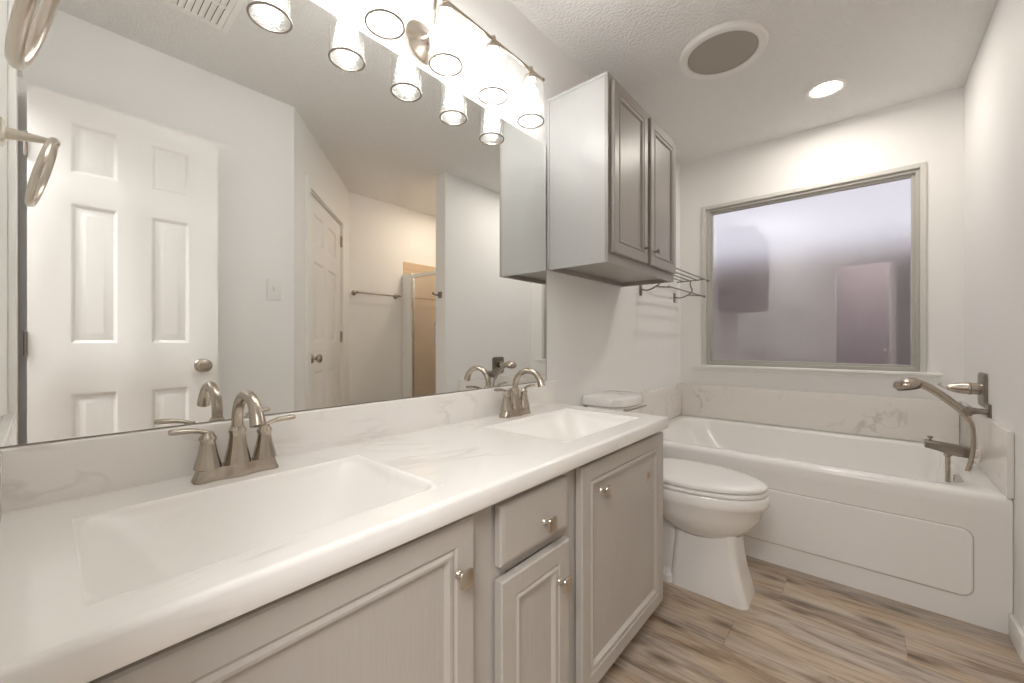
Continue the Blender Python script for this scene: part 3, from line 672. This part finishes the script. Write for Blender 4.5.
# apron panel, slightly raised; its groove shadow is a grey painted rim
def ring_xz(x0, x1, z0, z1, r, y):
    return [(a, y, b__) for a, b__, _ in rrect(x0, x1, z0, z1, r, 0, 8)]
PX0, PX1, PZ0, PZ1 = .10, 1.385, .098, .352
bm = NB(); rg = []
def sag(r):  # right edge bows outward slightly
    out = []
    for x, y, z in r:
        q = (z - PZ0) / (PZ1 - PZ0); k = 4 * q * (1 - q); out.append((x + (.010 * k if x > 1.2 else 0), y, z))
    return out
loft(bm, [sag(ring_xz(PX0, PX1, PZ0, PZ1, .03, Y0 + .0035)), sag(ring_xz(PX0 + .001, PX1 - .001, PZ0 + .001, PZ1 - .001, .03, Y0 - .002)), sag(ring_xz(PX0 + .005, PX1 - .005, PZ0 + .005, PZ1 - .005, .028, Y0 - .005)), sag(ring_xz(PX0 + .02, PX1 - .02, PZ0 + .02, PZ1 - .02, .02, Y0 - .0055))])
obj('apron_panel', bm, M['acrylic'], t, smooth=30)
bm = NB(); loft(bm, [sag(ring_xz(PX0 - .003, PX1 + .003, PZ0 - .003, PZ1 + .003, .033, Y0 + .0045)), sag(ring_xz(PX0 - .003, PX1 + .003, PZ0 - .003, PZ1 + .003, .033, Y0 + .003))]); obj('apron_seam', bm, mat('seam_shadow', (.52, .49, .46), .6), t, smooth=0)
bm = NB(); lathe(bm, (1.33, 2.76, .36), (-1, 0, .15), [(.032, 0), (.032, .006), (.020, .012), (0, .013)], 24); obj('overflow_plate', bm, M['nickel'], t)
# marble surround slabs
bm = NB(); bx(bm, .018, XR - .018, YW - .018, YW - .0005, RZ + .003, .735, .003); tag(obj('marble_slab', bm, M['marble_tub']), 'long veined marble splash slab below the window behind the bathtub', 'splash panel', 'marble splash slabs round the bathtub')
bm = NB(); bx(bm, .0008, .018, 2.285, YW - .0005, RZ + .003, .735, .003); tag(obj('marble_slab', bm, M['marble_tub']), 'short marble splash slab at the left end of the bathtub, behind the toilet', 'splash panel', 'marble splash slabs round the bathtub')
bm = NB(); bx(bm, XR - .018, XR - .0005, 2.268, YW - .0005, RZ + .003, .735, .003); tag(obj('marble_slab', bm, M['marble_tub']), 'short marble splash slab at the right end of the bathtub, by the tub spout', 'splash panel', 'marble splash slabs round the bathtub')

# ------------------------------------------------------------------ tub fittings on the right wall
FY = 2.75
t = thing('tub_valve', 'nickel square-plate tub valve with pointed handle on the right wall, above the hand shower bracket', 'tap', (XR, FY, .84))
bm = NB(); rg = []
for d_, q in ((.0005, .076), (.006, .076), (.010, .072), (.012, .06)): rg.append([(XR - d_, FY + a, .842 + b__) for a, b__, _ in rrect(-q, q, -q, q, .02, 0, 5)])
loft(bm, rg); obj('wall_plate', bm, M['bronze'], t)
bm = NB(); lathe(bm, (XR - .011, FY, .845), (-1, 0, 0), [(.026, 0), (.026, .03), (.0275, .032), (.0275, .038), (.026, .04), (.024, .070), (.015, .098), (.0125, .104), (0, .105)], 24); obj('handle', bm, M['nickel'], t)
bm = NB(); tube(bm, smooth_path([(XR - .108, FY, .845), (XR - .122, FY, .847), (XR - .136, FY, .856), (XR - .140, FY, .862)], 4), .0085, 10); obj('handle_tip', bm, M['chrome'], t)
HY = 2.64
t = thing('hand_shower', 'nickel hand shower with hose resting in its bracket on the right wall', 'shower head', (XR, HY, .75))
bm = NB(); rg = []
for d_, q in ((.0005, .032), (.006, .032), (.009, .028)): rg.append([(XR - d_, HY + a, .757 + b__) for a, b__, _ in rrect(-q, q, -q * 1.1, q * 1.1, .006, 0, 4)])
loft(bm, rg); lathe(bm, (XR - .008, HY, .757), (-1, 0, 0), [(.013, 0), (.013, .03), (.015, .032), (.015, .045), (.018, .047), (.018, .060), (.012, .064)], 20)
lathe(bm, (XR - .066, HY, .752), (-.55, 0, .8), [(.0165, -.016), (.019, -.010), (.019, .012), (.0165, .018)], 20); obj('bracket', bm, M['bronze'], t)
hp = smooth_path([(1.425, HY, .728), (1.400, HY, .760), (1.365, HY, .797), (1.325, HY, .833), (1.290, HY, .857), (1.25, HY, .875)], 6)
bm = NB(); tube(bm, hp, lerp(.0135, .0185, len(hp)), 16); obj('shower_handle', bm, M['nickel'], t)
hd = obj('spray_head', lathe(NB(), (1.232, HY, .868), (-.22, -.05, .97), [(0, -.030), (.030, -.029), (.046, -.024), (.051, -.016), (.051, -.008), (.045, .006), (.030, .016), (.014, .021), (0, .022)], 32), M['nickel'], t)
bm = NB(); lathe(bm, (1.232, HY, .868), (-.22, -.05, .97), [(.042, -.0285), (.040, -.032), (0, -.033)], 28); obj('spray_face', bm, M['bronze'], hd)
hs_ = smooth_path([(1.420, HY, .730), (1.434, HY, .70), (1.440, HY, .645), (1.437, HY + .005, .57), (1.426, HY + .01, .50), (1.412, HY + .02, .455), (1.404, HY + .03, .425), (1.397, HY + .035, .440)], 7)
bm = NB(); tube(bm, hs_, .0085, 12); obj('hose', bm, M['nickel'], t)
bm = NB(); lathe(bm, (1.399, HY + .035, .432), (-.25, 0, 1), [(.011, 0), (.013, .004), (.013, .016), (.010, .02), (.010, .03)], 14); obj('hose_nut', bm, M['nickel'], t)
SY = 2.72
t = thing('tub_spout', 'nickel tub spout with lift knob and down pipe at the tub right end', 'spout', (XR, SY, .565))
bm = NB(); rg = []
for x, zc, hw, hh in ((1.446, .560, .023, .024), (1.40, .563, .024, .025), (1.37, .568, .026, .024), (1.34, .574, .027, .020), (1.31, .579, .027, .018), (1.296, .580, .025, .017)):
    rg.append([(x, SY + a, zc + b__) for a, b__, _ in rrect(-hw, hw, -hh, hh, .008, 0, 4)])
loft(bm, rg); obj('spout_body', bm, M['bronze'], t)
bm = NB(); lathe(bm, (XR - .0185, SY, .556), (-1, 0, 0), [(.034, 0), (.034, .003), (.021, .005), (.021, .022)], 24); obj('spout_reflection', bm, M['beige'], t)  # beige piece stands in for the spout's reflection in the marble slab
bm = NB(); lathe(bm, (1.315, SY, .596), (0, 0, 1), [(.004, 0), (.004, .010), (.009, .012), (.010, .018), (.007, .021), (0, .022)], 16); obj('lift_knob', bm, M['bronze'], t)
bm = NB(); lathe(bm, (1.372, SY, .548), (0, 0, -1), [(.014, 0), (.014, .014), (.009, .017), (.009, .135)], 16); obj('down_pipe', bm, M['nickel'], t)

# ------------------------------------------------------------------ towel ring on the entry wall
t = thing('towel_ring', 'satin nickel towel ring on the entry wall beside the mirror', 'towel ring', (.37, YL, 1.52))
bm = NB(); loft(bm, [[(.37 + a, YL + d_, 1.520 + b__) for a, b__, _ in rrect(-q, q, -q, q, .006, 0, 4)] for d_, q in ((.0005, .026), (.006, .026), (.010, .022))])
pp = smooth_path([(.37, YL + .008, 1.520), (.37, YL + .03, 1.522), (.37, YL + .055, 1.524), (.37, YL + .080, 1.525)], 4)
tube(bm, pp, lerp(.014, .0055, len(pp)), 14); lathe(bm, (.358, YL + .082, 1.525), (1, 0, 0), [(.008, 0), (.0095, .003), (.0095, .021), (.008, .024)], 18); obj('post', bm, M['nickel_light'], t)
bm = NB(); rr = .078; cz = 1.525 - rr * math.cos(R(14)); cyy = YL + .082 - rr * math.sin(R(14)); P = []
for i in range(64):
    a = 2 * PI * i / 64; lx, lz = rr * math.sin(a), rr * math.cos(a)
    y_ = lz * math.sin(R(14)) - lx * math.sin(R(-1.5)); P.append((.37 + lx * math.cos(R(-1.5)), cyy + y_, cz + lz * math.cos(R(14))))
tube(bm, P, .0070, 12, flat=1.0, closed=True); obj('ring', bm, M['nickel_light'], t)

# ------------------------------------------------------------------ things seen in the mirror
t = thing('light_switch', 'white single light switch on the wall beside the open bathroom door', 'light switch', (1.45, .852, 1.35))
bm = NB(); bx(bm, 1.4435, 1.4497, .816, .888, 1.292, 1.408, .002); obj('switch_plate', bm, M['plate'], t)
bm = NB(); bx(bm, 1.436, 1.4437, .847, .857, 1.342, 1.366, .002); obj('toggle', bm, M['plate'], t)
t = thing('towel_bar', 'nickel towel bar on the far wall beside the shower, seen in the mirror', 'towel bar', (2.49, 2.09, 1.51))
bm = NB(); tube(bm, [(2.435, 1.848, 1.51), (2.435, 2.345, 1.51)], .008, 14); obj('bar', bm, M['bronze'], t)
for y in (1.875, 2.315):
    bm = NB(); lathe(bm, (2.4895, y, 1.51), (-1, 0, 0), [(.024, 0), (.024, .006), (.012, .012), (.0105, .045), (.013, .055), (.012, .066), (0, .068)], 18); obj('post', bm, M['nickel'], t)
t = thing('robe_hook', 'small nickel robe hook on the end of the partition wall by the tub', 'hook', (1.548, 2.15, 1.44))
bm = NB(); loft(bm, [[(1.548 + a, 2.1245 - d_, 1.440 + b__) for a, b__, _ in rrect(-q, q, -q * 1.2, q * 1.2, .006, 0, 4)] for d_, q in ((0, .022), (.006, .022), (.009, .018))]); obj('wall_plate', bm, M['bronze'], t)
bm = NB(); tube(bm, smooth_path([(1.548, 2.117, 1.440), (1.548, 2.09, 1.436), (1.548, 2.060, 1.440), (1.548, 2.045, 1.452)], 4), .008, 12); obj('hook_arm', bm, M['bronze'], t)
# tiled shower behind the partition
SHY = 2.41
bm = NB(); bx(bm, 2.482, 2.4898, SHY, YW - .0005, 0, 1.875); bx(bm, 1.6125, 2.482, YW - .008, YW - .0005, 0, 1.875); bx(bm, 1.6125, 1.620, SHY, YW - .008, 0, 1.875)
struct('wall_shower', bm, M['tile'], smooth=0)
bm = NB(); bx(bm, 1.621, 2.481, SHY - .03, SHY + .06, 0, .10, .004); struct('trim_4', bm, M['trim'])
t = thing('shower_door', 'framed glass shower door between the far wall and the partition, seen in the mirror', 'shower door', (2.05, SHY, .1))
bm = NB(); bx(bm, 2.330, 2.4815, SHY - .02, SHY + .02, .101, 1.74); obj('side_jamb', bm, M['trim'], t)
bm = NB(); bx(bm, 2.318, 2.330, SHY - .012, SHY + .012, .101, 1.72); bx(bm, 1.621, 2.330, SHY - .015, SHY + .015, 1.690, 1.725, .002); bx(bm, 1.621, 1.640, SHY - .012, SHY + .012, .101, 1.69); bx(bm, 1.640, 2.318, SHY - .012, SHY + .012, .101, .125); obj('door_frame', bm, M['chrome'], t)
bm = NB(); bx(bm, 1.641, 2.317, SHY - .003, SHY + .003, .126, 1.689); obj('glass_panel', bm, M['shower_glass'], t, smooth=0)
bm = NB(); tube(bm, smooth_path([(1.94, SHY - .004, 1.235), (1.94, SHY - .035, 1.225), (1.94, SHY - .038, 1.14), (1.94, SHY - .035, 1.045), (1.94, SHY - .004, 1.035)], 5), .0065, 12); obj('handle', bm, M['chrome'], t)
